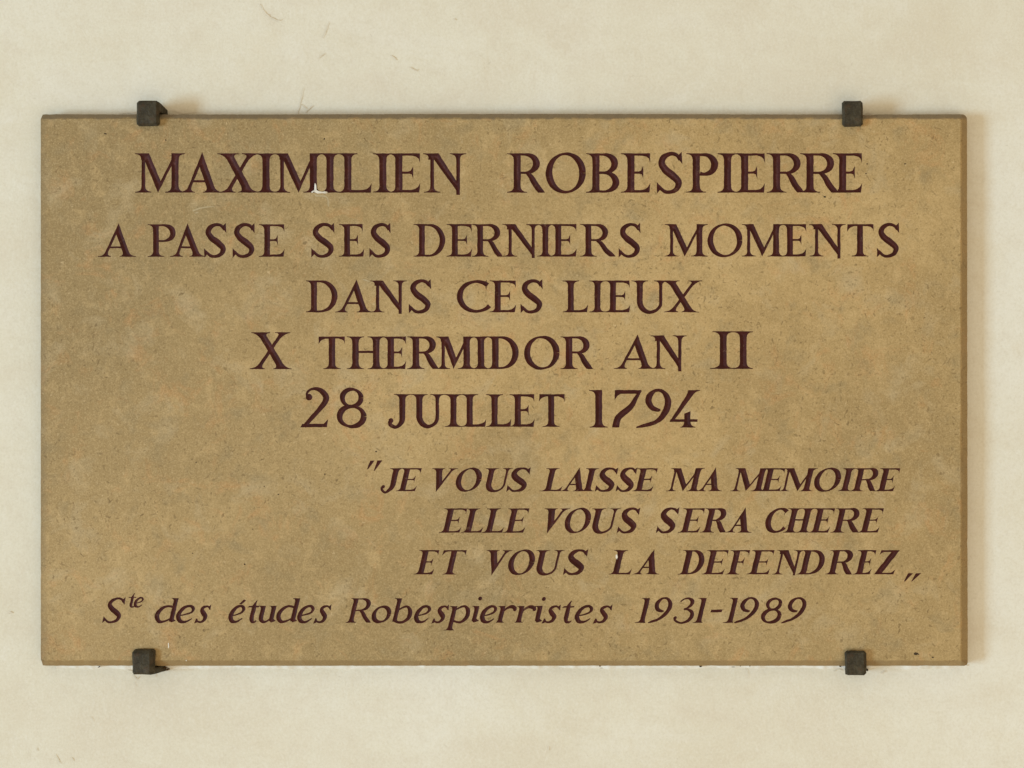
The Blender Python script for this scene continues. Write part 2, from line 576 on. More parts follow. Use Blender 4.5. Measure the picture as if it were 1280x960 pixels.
    def C(self, L, R):
        T, N, H = self.T, self.N * .85, self.H
        rx, ry = (R - L) * .56, H / 2 + .012 * H - N / 2
        self.arc(L + T / 2 + rx, H / 2, rx, ry, 48, 322, T, N, 8, 1.5, 44)
        x = L + T / 2 + rx + rx * math.cos(math.radians(48))
        self.poly([(R, 1.02 * H), (R, .69 * H), (R - .035 * H, .78 * H), (x - .02 * H, .84 * H), (x - .07 * H, .93 * H), (R - .07 * H, .93 * H)])

    def S(self, L, R, up=.02):
        T, N, H, W = self.T, self.N, self.H, R - L
        f = lambda x, y, w: (L + x * W, y * H, w)
        self.strip([f(.91, .83, N * .9), f(.76, .955, N * 1.0), f(.52, .985, N * 1.05), f(.27, .90, T * .80), f(.185, .74, T * .95), f(.34, .575, T * 1.05),
                    f(.63, .42, T * 1.08), f(.84, .265, T * .95), f(.76, .09, T * .72), f(.50, .012, N * 1.0), f(.28, .035, N * .95), f(.07, .17, N * .8)])
        self.poly([f(.97, 1.04, 0)[:2], f(.99, .72, 0)[:2], f(.92, .78, 0)[:2], f(.83, .87, 0)[:2], f(.84, .955, 0)[:2]])
        self.poly([f(.00, -.03, 0)[:2], f(.12, .06, 0)[:2], f(.18, .12, 0)[:2], f(.10, .19, 0)[:2], f(.00, .27, 0)[:2]])

    def bowl(self, x0, R, y0, y1, cx=None):
        """half-round from stem edge x0 out to R and back, between heights y0 and y1 (outer)"""
        T, N = self.T * .98, self.N * .62
        ry = (y1 - y0) / 2 - N / 2
        rx = min((R - x0) * .62, ry * 1.25)
        cx = R - T / 2 - rx
        cy = (y0 + y1) / 2
        self.poly([(x0, y1 - N), (cx + .5, y1 - N), (cx + .5, y1), (x0, y1)])
        self.poly([(x0, y0), (cx + .5, y0), (cx + .5, y0 + N), (x0, y0 + N)])
        self.arc(cx, cy, rx, ry, -92, 92, T, N, 4, 1.3, 26)

    def D(self, L, R, b=(1, 0), t=(1, 0)):
        T = self.T
        self.bar(L + T / 2, L + T / 2, T, b=b, t=t)
        self.bowl(L + T * .6, R, 0, self.H)

    def B(self, L, R):
        T, H = self.T, self.H
        self.bar(L + T / 2, L + T / 2, T, b=(1, 0), t=(1, 0))
        self.bowl(L + T * .6, R - .03 * H, .48 * H, H)
        self.bowl(L + T * .6, R, 0, .53 * H)

    def Pt(self, L, R, open_=False):
        T, H, N = self.T, self.H, self.N
        self.bar(L + T / 2, L + T / 2, T, b=(1, 1), t=(1, 0))
        if open_:
            rx = (R - L - T * 1.5) * .72
            cx = R - T / 2 - rx
            self.poly([(L + T * .6, H - N * .78), (cx, H - N * .78), (cx, H), (L + T * .6, H)])
            self.arc(cx, .715 * H, rx, .285 * H - N * .39, -112, 92, T, N * .8, 0, 1.2, 26)
        else:
            self.bowl(L + T * .6, R, .455 * H, H)

    def R(self, L, R, bowl=None, b=(1, 1), t=(1, 0), y=.475):
        T, H, N = self.T, self.H, self.N
        bowl = bowl or R - .08 * H
        self.bar(L + T / 2, L + T / 2, T, b=b, t=t)
        self.bowl(L + T * .6, bowl, y * H, H)
        x0 = L + T + (bowl - L - T) * .30
        self.strip([(x0, (y + .04) * H, N * .8), (x0 + (R - x0) * .26, .40 * H, T * .72), (x0 + (R - x0) * .52, .20 * H, T * .86),
                    (R - T * .42, .03 * H, T * .80), (R - T * .05, -.06 * H, T * .7)], clamp=True)

    def H_(self, L, R):
        T, N, H = self.T, self.N, self.H
        self.bar(L + T / 2, L + T / 2, T, b=(1, 1), t=(1, 1))
        self.bar(R - T / 2, R - T / 2, T, b=(1, 1), t=(1, 1))
        n = N * .7
        self.poly([(L + T * .6, .49 * H), (R - T * .6, .49 * H), (R - T * .6, .49 * H + n), (L + T * .6, .49 * H + n)])

    def Tt(self, x, L, R):
        """x = left edge of the stem at the foot, L..R = the arms"""
        T, H, n = self.T, self.H, self.N * .66
        self.bar(x + T / 2, x + T / 2, T, b=(1, 1))
        self.top_beak(x + T * .4, R, .24)
        c = x + T * .6
        self.poly([(c, H), (L, H), (L - .01 * H, H * .76), (L + .045 * H, H * .85), (L + .10 * H, H - n * 1.5), (L + .2 * H, H - n), (c, H - n)])

    def U(self, L, R):
        T, N, H = self.T, self.N, self.H
        self.bar(L + T / 2, L + T / 2, T, y0=.34 * H, t=(1, 1))
        self.bar(R - N / 2, R - N / 2, N, y0=.30 * H, t=(1, 1))
        xl, xr = L + T / 2, R - N / 2
        w = xr - xl
        self.strip([(xl, .38 * H, T), (xl + .02 * w, .24 * H, T), (xl + .18 * w, .085 * H, T * .85), (xl + .47 * w, .005 * H, N * 1.1),
                    (xl + .78 * w, .065 * H, N * .95), (xr - .03 * w, .2 * H, N), (xr, .33 * H, N)])

    def V(self, L, R, v):
        T, N, H = self.T, self.N, self.H
        self.vee(L, T * 1.12, R, N * 1.1, v, y0=-.05 * H)
        self.foot(L, L + T * 1.12, -(v - L) / H, -(v - L) / H, H, -1, self.SE, self.SE * .7)
        self.foot(R - N * 1.1, R, (R - v) / H, (R - v) / H, H, -1, self.SE * .8, self.SE)

    def Z(self, L, R):
        T, N, H = self.T, self.N * .85, self.H
        self.poly([(L, 0), (L + T * 1.25, 0), (R, H), (R - T * 1.25, H)])
        self.low_beak(L + T * .3, R, .2)
        self.poly([(L + .05 * H, H * .79), (L + .08 * H, H), (R - T * .3, H), (R - T * .3, H - N), (L + .2 * H, H - N), (L + .12 * H, H * .88)])

    def J(self, x, L, drop=-.03):
        T, N, H = self.T, self.N, self.H
        self.bar(x + T / 2, x + T / 2, T, y0=.26 * H, t=(1, 1))
        c = x + T / 2
        w = c - L
        self.strip([(c, .32 * H, T), (c - .03 * w, .17 * H, T * .9), (c - .22 * w, .045 * H, T * .66), (c - .48 * w, .0 * H + drop * H * .3, N),
                    (L + .18 * w, .06 * H, N * 1.1), (L + .14 * w, .17 * H, N * 1.3)])
        self.dot(L + .21 * w, .19 * H, .078 * H)

    # -- figures
    def d1(self, L, slim=1.0, b=(1, 1)):
        T = self.T * slim
        self.bar(L + T / 2, L + T / 2, T, b=b, t=(1.1, 0))

    def d2(self, L, R):
        T, N, H, W = self.T, self.N, self.H, R - L
        f = lambda x, y, w: (L + x * W, y * H, w)
        self.strip([f(.29, .77, N * .7), f(.22, .80, N * .8), f(.24, .90, N * .75), f(.42, .985, N * .9), f(.68, .955, T * .75), f(.88, .80, T * .95), f(.86, .66, T * .92),
                    f(.66, .46, T * .75), f(.40, .25, T * .72), f(.13, .02, T * .6)])
        self.dot(L + .29 * W, .77 * H, .085 * H)
        self.poly([f(-.01, 0, 0)[:2], f(.92, 0, 0)[:2], f(.965, .21, 0)[:2], f(.91, .17, 0)[:2], f(.80, .09, 0)[:2], f(.06, .085, 0)[:2]])

    def d3(self, L, R):
        T, N, H, W = self.T, self.N, self.H, R - L
        f = lambda x, y, w: (L + x * W, y * H, w)
        self.strip([f(.24, .84, N * .7), f(.38, .95, N * .8), f(.62, .98, N), f(.82, .88, T * .85), f(.82, .73, T * .8), f(.64, .59, N * .9), f(.48, .55, N * .7)])
        self.strip([f(.48, .55, N * .7), f(.72, .53, N), f(.93, .42, T * .8), f(.97, .26, T * .95), f(.84, .09, T * .75), f(.55, .0, N), f(.26, .05, N), f(.12, .15, N * 1.2)])
        self.dot(L + .15 * W, .19 * H, .075 * H)

    def d4(self, L, R, x, top=None):
        T, N, H = self.T, self.N, self.H
        t = self.T * .9
        top = top or R - .04 * H
        self.poly([(L, .155 * H), (L + N * 1.2, .155 * H), (top + .02 * H, H), (top - T * 1.05, H), (top - T * 1.35, .86 * H)])
        self.foot(top - T * .9, top - T * .1, .6, .6, H, -1, .0, self.SE * .9)
        self.poly([(L, .15 * H), (R, .15 * H), (R, .15 * H + N * .85), (L + .02 * H, .15 * H + N * .85)])
        self.poly([(x, 0), (x + t, 0), (x + t, .44 * H), (x + t * .5, .40 * H), (x, .37 * H)])
        self.foot(x, x + t, 0, 0, 0, 1, self.SE * .7, self.SE * .9)

    def d7(self, L, R, xb):
        T, N, H = self.T, self.N, self.H
        self.poly([(L, .74 * H), (L + .0 * H, 1.0 * H), (R, H), (R - .08 * H, H - N * 1.2), (L + .16 * H, H - N * 1.2), (L + .07 * H, .84 * H)])
        self.strip([(R - .03 * H, .985 * H, N * .8), (R - .15 * H, .80 * H, N * 1.2), (R - .30 * H, .55 * H, T * .8), (xb + T * .95, .28 * H, T * .95), (xb + T * .55, .04 * H, T * .98), (xb + T * .45, -.08 * H, T)], clamp=True)

    def d8(self, L, R):
        T, N, H = self.T, self.N * .85, self.H
        c, W = (L + R) / 2, R - L
        self.arc(c, .755 * H, W * .40 - T * .4, .245 * H - N * .4, 0, 360, T * .85, N, -20, 1.3, 44)
        self.arc(c, .275 * H, W * .5 - T * .45, .285 * H - N * .4, 0, 360, T * .98, N, -20, 1.3, 44)

    def d9(self, L, R, tail):
        T, N, H, W = self.T, self.N, self.H, R - L
        f = lambda x, y, w: (L + x * W, y * H, w)
        self.strip([f(.62, .475, N * .55), f(.50, .47, N * 1.2), f(.28, .53, T * .75), f(.14, .69, T * .92), f(.20, .86, T * .85), f(.42, .985, N * 1.0), f(.68, .965, N * 1.15),
                    f(.88, .80, T * .85), f(.90, .58, T * .95), f(.72, .33, T * .85), f(.42, .145, T * .6), ((tail + L + .25 * W) / 2, .05 * H, N * 1.1), (tail, .0, N * .4)])

    # -- small letters (X = height of the small letters)
    def e(self, L, R, X):
        T, N, W = self.T, self.N, R - L
        f = lambda x, y, w: (L + x * W, y * X, w)
        self.strip([f(.16, .42, N * .6), f(.46, .47, N * .75), f(.80, .60, N * 1.0), f(.90, .80, T * .72), f(.72, .97, N * 1.15), f(.42, .93, T * .7), f(.17, .68, T * .95),
                    f(.10, .38, T * 1.0), f(.24, .12, T * .9), f(.48, .035, T * .6), f(.70, .08, N * .95), f(.95, .25, N * .55)])

    def o(self, L, R, X):
        T, N = self.T * .98, self.N
        self.arc((L + R) / 2, X / 2, (R - L - T) / 2, X / 2 - N * .35, 0, 360, T, N * .9, 20, 1.4, 40)

    def s(self, L, R, X):
        T, N, W = self.T, self.N, R - L
        f = lambda x, y, w: (L + x * W, y * X, w)
        self.strip([f(.86, .88, N * .8), f(.66, .97, N * .9), f(.40, .90, T * .72), f(.34, .74, T * .85), f(.50, .55, T * 1.0), f(.68, .36, T * .98), f(.64, .14, T * .8),
                    f(.42, .03, N * 1.0), f(.22, .06, N * .9), f(.05, .13, N * .7)])
        self.poly([f(.92, 1.10, 0)[:2], f(.97, .72, 0)[:2], f(.84, .80, 0)[:2], f(.78, .95, 0)[:2]])
        self.poly([f(-.03, -.06, 0)[:2], f(.14, -.02, 0)[:2], f(.24, .08, 0)[:2], f(.14, .24, 0)[:2], f(.05, .26, 0)[:2]])

    def d(self, L, R, X):
        """R = right edge of the stem at the foot"""
        T, N, H = self.T, self.N, self.H
        xc = R - T / 2
        W = R - L
        self.bar(xc, xc, T, y0=.06 * X, y1=H * 1.0, t=(.9, 0))
        self.poly([(R - T, .12 * X), (R - T * .4, 0), (R + T * .55, .10 * X), (R, .2 * X)])
        f = lambda x, y, w: (L + x * W, y * X, w)
        self.strip([(xc, .90 * X, N), f(.55, .97, N * 1.05), f(.30, .86, T * .75), f(.13, .58, T * .98), f(.14, .28, T * .98), f(.32, .06, T * .72), f(.56, .08, N), (xc, .27 * X, N * .7)])

    def b(self, L, R, X):
        T, N, H = self.T, self.N, self.H
        xc = L + T / 2
        W = R - L
        self.bar(xc, xc, T * .95, y0=.06 * X, y1=H * 1.0, t=(.9, 0))
        f = lambda x, y, w: (L + x * W, y * X, w)
        self.strip([(xc, .14 * X, T * .7), f(.34, .02, N * 1.1), f(.62, .06, T * .66), f(.86, .32, T * .95), f(.86, .66, T * .95), f(.66, .95, N * 1.15), f(.42, .92, N), (xc + T * .2, .74 * X, N * .7)])

    def t(self, L, R, X, top=1.32):
        T, N = self.T, self.N
        c = L + T * .75
        self.strip([(c + T * .35, top * X, N * .4), (c + T * .05, 1.12 * X, T * .55), (c, .95 * X, T * .95), (c, .55 * X, T * .98), (c + .02 * T, .25 * X, T * .98), (c + T * .35, .05 * X, T * .7), (R - T * .3, .04 * X, N * .9), (R, .13 * X, N * .5)])
        self.poly([(L - T * .75, X * .90), (R - T * .1, X * .90), (R, X * 1.0), (L - T * .35, X * .99)])

    def u(self, L, R, X):
        T, N = self.T, self.N
        xl, xr = L + T / 2, R - T / 2
        w = xr - xl
        self.bar(xr, xr, T, y0=.1 * X, y1=X, t=(.9, 0))
        self.poly([(R - T, .14 * X), (R - T * .4, 0), (R + T * .6, .10 * X), (R, .22 * X)])
        self.bar(xl, xl, T, y0=.32 * X, y1=X, t=(.9, 0))
        self.strip([(xl, .38 * X, T), (xl + .04 * w, .2 * X, T * .95), (xl + .25 * w, .05 * X, T * .72), (xl + .55 * w, .06 * X, N), (xr - T * .2, .25 * X, N * .8)])

    def p(self, L, R, X, down):
        T, N = self.T, self.N
        xc = L + T / 2
        W = R - L
        self.bar(xc, xc, T, y0=-down, y1=X, b=(1, .9), t=(1, 0))
        f = lambda x, y, w: (L + x * W, y * X, w)
        self.strip([(xc + T * .2, .74 * X, N * .7), f(.42, .93, N), f(.66, .97, N * 1.15), f(.87, .70, T * .95), f(.87, .34, T * .95), f(.66, .06, T * .66), f(.42, .04, N), (xc, .16 * X, N)])

    def i(self, L, X, dot=None):
        T, N = self.T, self.N
        xc = L + T / 2
        self.bar(xc, xc, T, y0=.1 * X, y1=X, t=(1, 0))
        self.poly([(L, .14 * X), (L + T * .55, 0), (L + T * 1.7, .10 * X), (L + T, .24 * X)])
        if dot:
            self.dot(dot[0] - self.sl * dot[1], dot[1], .082 * self.H)

    def r(self, L, R, X):
        T, N = self.T, self.N
        xc = L + T / 2
        self.bar(xc, xc, T, y1=X, b=(.5, .7), t=(1, 0))
        self.strip([(xc, .62 * X, N * .8), (xc + (R - xc) * .35, .88 * X, N * 1.1), (xc + (R - xc) * .66, .95 * X, T * .8), (R - T * .1, .84 * X, T * .75)])
        self.dot(R - T * .25, .80 * X, T * .42)

    def tick(self, x0, x1, y, px, py):
        self.polys.append([(x0, y), (x1, y), (px + .9, py), (px - .7, py + .3)])


LINES = []


def new_line(label):
    LINES.append((label, []))


def word(*a, **k):
    w = Word(*a, **k)
    LINES[-1][1].append(w)
    return w


# ---- line 1: large capitals
new_line('largest line of dark red capitals along the top of the plaque')
A1 = dict(base=240.8, H=49.2, T=9.0, N=4.7, S=8.0)
w = word(**A1)
w.M(176.9, 223.3, 197.6)
w.A(232.4, 270.6, 252.8)
w.X(279.4, 316.5, tr=316.0, bl=281.0)
w.I(328.0)
w.M(350.2, 396.2, 373.2)
w.I(408.0)
w.Lt(430.3, 464.9)
w.I(474.1)
w.E(494.1, 525.4, mid=516.6)
w.N_(537.8, 575.0, dip=.065)
w = word(**A1)
w.R(642.0, 680.0, bowl=674.8)
w.O(681.9, 732.5)
w.B(740.4, 774.2)
w.E(784.1, 813.2, mid=804.2)
w.S(821.0, 853.2)
w.Pt(865.8, 897.8, open_=True)
w.I(904.9)
w.E(926.4, 956.5, mid=946.5)
w.R(966.3, 1004.0, bowl=1000.9)
w.R(1008.0, 1047.0, bowl=1042.7)
w.E(1048.8, 1077.8, mid=1068.5)

# ---- line 2
new_line('second line of dark red capitals below the large heading')
A2 = dict(base=321.0, H=40.7, T=7.4, N=3.9, S=6.8)
w = word(**A2)
w.A(129.0, 163.5, 148.2)
w = word(**A2)
w.Pt(191.2, 219.8)
w.A(219.0, 250.8, 234.3)
w.S(255.2, 283.2)
w.S(290.8, 318.9)
w.E(330.3, 355.8, mid=347.2)
A2b = dict(A2, base=320.8)
w = word(**A2b)
w.S(389.2, 418.4)
w.E(430.2, 455.4, top=453.4, mid=447.6)
w.S(461.8, 488.6)
w = word(**A2b)
w.D(523.7, 556.7)
w.E(564.9, 589.9, mid=583.8)
w.R(596.5, 627.6, bowl=625.3)
w.N_(635.7, 668.4)
w.I(678.0)
w.E(694.2, 720.9, mid=712.9)
w.R(731.8, 768.2, bowl=760.2)
w.S(773.3, 800.9)
w = word(**dict(A2, base=320.6, H=40.5))
w.M(837.5, 878.0, 856.0)
w.O(884.3, 928.2)
w.M(934.0, 973.8, 952.8)
w.E(983.8, 1008.2, mid=1001.8)
w.N_(1018.8, 1050.6, dip=.07)
w.Tt(1071.3, 1059.3, 1092.0)
w.S(1096.2, 1124.3)

# ---- line 3
new_line('third line, three short words in dark red capitals')
A3 = dict(base=390.4, H=39.8, T=7.5, N=4.1, S=6.5)
w = word(**A3)
w.D(388.7, 421.9)
w.A(425.2, 459.8, 445.7)
w.N_(470.0, 502.2)
w.S(511.0, 539.2)
w = word(**A3)
w.C(571.0, 608.3)
w.E(618.5, 645.0, mid=637.5)
w.S(650.6, 678.6)
w = word(**A3)
w.Lt(709.8, 735.2)
w.I(743.0)
w.E(762.5, 788.0, top=787.0, mid=781.5)
w.U(796.0, 827.9)
w.X(833.8, 867.6, tr=871.5, bl=836.5)

# ---- line 4
new_line('fourth line with Roman numerals at both ends')
w = word(base=461.5, H=46.2, T=8.0, N=4.5, S=7.0)
w.X(321.0, 358.0, tr=356.0, bl=319.0)
A4 = dict(base=461.3, H=40.7, T=8.3, N=4.2, S=6.7)
w = word(**A4)
w.Tt(410.8, 398.5, 431.0)
w.H_(440.2, 474.4)
w.E(484.4, 507.7, mid=502.6)
w.R(515.7, 547.6, bowl=545.0)
w.M(551.8, 587.4, 567.0)
w.I(597.0)
w.D(615.0, 648.4)
w.O(654.8, 699.6)
w.R(707.2, 740.3, bowl=737.2)
w = word(**dict(A4, base=461.1, H=41.8, T=7.8))
w.A(774.0, 812.4, 797.0)
w.N_(820.8, 851.8, dip=.08)
w = word(base=461.2, H=47.0, T=8.6, N=4.5, S=7.2)
w.I(899.8, b=(1.7, 1.3), t=(1.3, 1.3))
w.I(924.8, b=(1.3, 1.1), t=(1.3, 1.1))
w.poly([(906, 0), (928, 0), (928, .9), (917, 1.3), (906, .9)])
w.poly([(906, 47), (928, 47), (928, 46.1), (917, 45.7), (906, 46.1)])

# ---- line 5
new_line('fifth line with the date in figures and capitals')
A5 = dict(base=534.0, H=48.7, T=7.9, N=3.9, S=6.8)
w = word(**A5)
w.d2(375.8, 411.6)
w.d8(420.9, 458.2)
A5b = dict(base=533.5, H=40.8, T=7.7, N=4.5, S=6.8)
w = word(**A5b)
w.J(499.0, 485.0)
w.U(520.3, 548.9)
w.I(563.0, t=(1.5, 1))
w.Lt(583.3, 607.8)
w.Lt(614.4, 639.2)
w.E(643.4, 668.3, mid=660.8)
w.Tt(685.1, 674.2, 705.8)
w = word(base=534.4, H=46.9, T=8.8, N=4.0, S=7.0)
w.d1(744.0)
w.d7(768.4, 802.4, 765.0)
w.d9(806.3, 837.8, 795.5)
w.d4(836.8, 871.8, 855.2)

# ---- line 6: quotation in sloping capitals
SL = 0.235
new_line('first line of the quotation in small sloping capitals')
A6 = dict(base=614.0, H=28.8, T=7.0, N=2.7, S=4.9, slant=SL)
w = word(**dict(A6, slant=0))
w.tick(462.9, 468.5, 575.5, 459.4, 586.5)
w.tick(471.9, 478.1, 575.5, 467.6, 588.3)
w = word(**A6)
w.J(485.6, 474.3, drop=-.2)
w.E(499.4, 519.6, top=520.6)
w = word(**A6)
w.V(538.4, 561.3, 545.2)
w.O(566.6, 598.6)
w.U(605.2, 629.6)
w.S(632.8, 657.4)
w = word(**A6)
w.Lt(681.2, 701.6, b=(1.4, 0))
w.A(704.6, 728.2, 717.8)
w.I(730.6)
w.S(743.4, 766.6)
w.S(769.6, 790.4)
w.E(794.8, 815.3, top=815.6)
w = word(**A6)
w.M(837.2, 869.8, 853.4)
w.A(875.2, 897.4, 888.0)
w = word(**A6)
w.M(917.6, 950.6, 932.2)
w.E(953.8, 975.2, top=975.0)
w.M(978.6, 1010.8, 996.6)
w.O(1014.6, 1047.6)
w.I(1052.0)
w.R(1067.0, 1093.2, bowl=1092.8)
w.E(1098.2, 1117.2, top=1118.6)

# ---- line 7
new_line('second line of the quotation in small sloping capitals')
A7 = dict(base=665.9, H=30.4, T=7.2, N=2.8, S=5.1, slant=SL)
w = word(**A7)
w.E(553.4, 575.0, top=577.0)
w.Lt(581.2, 602.4)
w.Lt(607.2, 628.6)
w.E(633.2, 655.0, top=654.6)
w = word(**A7)
w.V(678.8, 700.6, 683.8)
w.O(702.6, 734.8)
w.U(738.2, 763.8)
w.S(770.8, 793.8)
w = word(**dict(A7, base=665.7))
w.S(820.0, 842.6)
w.E(852.2, 873.6, top=874.0)
w.R(880.0, 906.0, bowl=902.6)
w.A(911.4, 934.4, 924.6)
w = word(**dict(A7, base=665.7))
w.C(953.4, 975.6)
w.H_(983.4, 1007.4)
w.E(1015.6, 1036.0, top=1036.8)
w.R(1043.0, 1072.0, bowl=1069.0)
w.E(1076.6, 1097.8, top=1097.8)

# ---- line 8
new_line('third line of the quotation in small sloping capitals')
A8 = dict(base=718.0, H=30.4, T=7.2, N=2.8, S=5.1, slant=SL)
w = word(**A8)
w.E(522.0, 541.2, top=542.0)
w.Tt(557.6, 547.6, 576.4)
w = word(**A8)
w.V(606.0, 628.6, 614.6)
w.O(632.0, 664.8)
w.U(668.4, 693.8)
w.S(703.6, 728.8)
w = word(**A8)
w.Lt(765.8, 788.4)
w.A(795.6, 819.2, 810.4)
w = word(**A8)
w.D(851.8, 876.6)
w.E(882.0, 904.4, top=904.0)
w.F(911.4, 930.6)
w.E(938.2, 961.0, top=961.0)
w.N_(970.2, 993.8)
w.D(1000.2, 1027.2)
w.R(1036.0, 1063.6, bowl=1061.0)
w.E(1070.4, 1088.0, top=1088.4)
w.Z(1092.2, 1117.8)
w = word(**dict(A8, slant=0))
w.tick(1135.2, 1141.5, 716.6, 1130.4, 726.6)
w.tick(1144.8, 1151.6, 716.6, 1139.4, 726.6)

# ---- line 9: sloping small letters
SL2 = 0.24
XH = 21.0
new_line('bottom line in sloping upper and lower case letters with years')
A9 = dict(base=778.2, H=30.6, T=5.6, N=2.7, S=3.8, slant=SL2)
w = word(**A9)
w.S(127.6, 150.4)
# raised small letters
w2 = Word(base=759.0, H=18, T=3.6, N=1.9, S=2.2, slant=SL2)
w2.t(160.2, 167.8, 13.0, top=1.36)
w2.e(166.8, 177.4, 12.2)
w.polys += w2.polys
w = word(**A9)
w.d(191.4, 216.2, XH)
w.e(218.8, 239.8, XH)
w.s(243.2, 260.0, XH)
w = word(**A9)
w.e(284.6, 302.6, XH)
w.polys.append([(298.8, 755.0), (305.0, 749.2), (308.0, 750.6), (301.6, 755.6)])
w.t(308.8, 319.6, XH)
w.u(321.8, 340.8, XH)
w.d(343.2, 368.0, XH)
w.e(370.4, 389.4, XH)
w.s(392.0, 410.4, XH)
A9b = dict(A9, base=778.4)
w = word(**A9b)
w.R(435.6, 462.8, bowl=458.0)
w.o(462.2, 486.4, XH)
w.b(489.8, 512.6, XH)
w.e(516.6, 534.8, XH)
w.s(539.8, 557.4, XH)
w.p(561.2, 584.6, XH, 9.6)
w.i(588.8, XH, dot=(600.2, 30.2))
w.e(599.0, 617.2, XH)
w.r(621.4, 641.0, XH)
w.r(645.0, 665.4, XH)
w.i(667.8, XH, dot=(679.8, 29.6))
w.s(677.6, 697.0, XH)
w.t(701.8, 713.6, XH)
w.e(717.4, 737.6, XH)
w.s(741.8, 761.6, XH)
A9c = dict(base=778.6, H=31.2, T=5.8, N=2.6, S=4.2, slant=SL2)
w = word(**A9c)
w.d1(799.4, b=(1.5, .3))
w.d9(812.6, 834.4, 809.8)
w.d3(838.8, 863.2)
w.d1(870.2, b=(1, .5))
w.poly([(884.6, 13.2), (898.8, 13.2), (899.4, 16.8), (885.2, 16.6)])
w.d1(909.4, b=(1.5, .3))
w.d9(919.6, 942.8, 917.6)
w.d8(949.2, 974.8)
w.d9(979.0, 1002.2, 976.2)


# ------------------------------------------------------------------ carving
def dense(poly, step=2.4):
    out = []
    for i in range(len(poly)):
        a, b = poly[i], poly[(i + 1) % len(poly)]
        n = max(1, int(math.hypot(b[0] - a[0], b[1] - a[1]) / step))
        for k in range(n):
            out.append((a[0] + (b[0] - a[0]) * k / n, a[1] + (b[1] - a[1]) * k / n))
    return out


def wobble(p):
    q = Vector((p[0] / 7.0, p[1] / 7.0, 0.3))
    r = Vector((p[0] / 2.6, p[1] / 2.6, 7.7))
    return (p[0] + .32 * noise.noise(q) + .22 * noise.noise(r), p[1] + .32 * noise.noise(q + Vector((9, 4, 2))) + .22 * noise.noise(r + Vector((3, 8, 5))))


def area2(poly):
    return sum(poly[i][0] * poly[(i + 1) % len(poly)][1] - poly[(i + 1) % len(poly)][0] * poly[i][1] for i in range(len(poly)))


def outline(polys):
    """union of all strokes -> boundary points and edges"""
    vs, fs = [], []
    for p in polys:
        p = [wobble(q) for q in dense(p)]
        if area2(p) < 0:
            p = p[::-1]
        if abs(area2(p)) < 1e-3:
            continue
        fs.append(list(range(len(vs), len(vs) + len(p))))
        vs += [Vector(q) for q in p]
    es = [(f[i], f[(i + 1) % len(f)]) for f in fs for i in range(len(f))]
    ov, oe, of, _, _, _ = delaunay_2d_cdt(vs, es, [], 0, 1e-3)
    pv = np.array([(v.x, v.y) for v in ov])
    tri = np.array(of)
    cen = pv[tri].mean(1)
    hit = np.zeros(len(tri), bool)
    for f in fs:
        q = np.array([(vs[i].x, vs[i].y) for i in f])
        lo, hi = q.min(0), q.max(0)
        m = np.where(~hit & (cen[:, 0] >= lo[0]) & (cen[:, 0] <= hi[0]) & (cen[:, 1] >= lo[1]) & (cen[:, 1] <= hi[1]))[0]
        if len(m):
            n = len(q)
            hit[m[inside(cen[m], q, np.array([(i, (i + 1) % n) for i in range(n)]))]] = True
    cnt = {}
    for f in tri[hit].tolist():
        for i in range(3):
            e = tuple(sorted((f[i], f[(i + 1) % 3])))
            cnt[e] = cnt.get(e, 0) + 1
    edges = [e for e, c in cnt.items() if c == 1]
    used = sorted({i for e in edges for i in e})
    mp = {k: j for j, k in enumerate(used)}
    return [ov[k].copy() for k in used], [(mp[a], mp[b]) for a, b in edges]


def inside(pts, V, E):
    """even-odd test of pts (n,2) against boundary edges"""
    A, B = V[E[:, 0]], V[E[:, 1]]
    res = np.zeros(len(pts), bool)
    for k in range(0, len(pts), 2000):
        q = pts[k:k + 2000]
        y = q[:, 1][:, None]
        x = q[:, 0][:, None]
        c = (A[None, :, 1] > y) != (B[None, :, 1] > y)
        dy = B[:, 1] - A[:, 1]
        dy = np.where(dy == 0, 1e-12, dy)
        xi = A[None, :, 0] + (y - A[None, :, 1]) / dy[None] * (B[:, 0] - A[:, 0])[None]
        res[k:k + 2000] = (np.sum(c & (xi > x), axis=1) % 2) == 1
    return res


def edge_distance(pts, V, E):
    A, B = V[E[:, 0]], V[E[:, 1]]
    D = B - A
    L2 = np.maximum((D ** 2).sum(1), 1e-12)
    out = np.zeros(len(pts))
    for k in range(0, len(pts), 1000):
        q = pts[k:k + 1000]
        t = np.clip(((q[:, None, :] - A[None]) * D[None]).sum(2) / L2[None], 0, 1)
        d = q[:, None, :] - (A[None] + t[..., None] * D[None])
        out[k:k + 1000] = np.sqrt((d ** 2).sum(2)).min(1)
    return out


VCUT = 0.38
plaque = bpy.data.objects.new('stone_plaque', None)
plaque.location = P(640, 834, WALL_Y)
COL.objects.link(plaque)
plaque['label'] = 'buff limestone plaque with engraved dark red inscription fixed on the cream wall'
plaque['category'] = 'plaque'
ORG = plaque.location.copy()


def child(name, verts, faces, mat, parent=None, smooth=False):
    """a part of the plaque, in the plaque's own space"""
    par = parent or plaque
    return mesh_obj(name, [Vector(v) - ORG for v in verts], faces, mat, par, smooth)


ALL_LOOPS = []


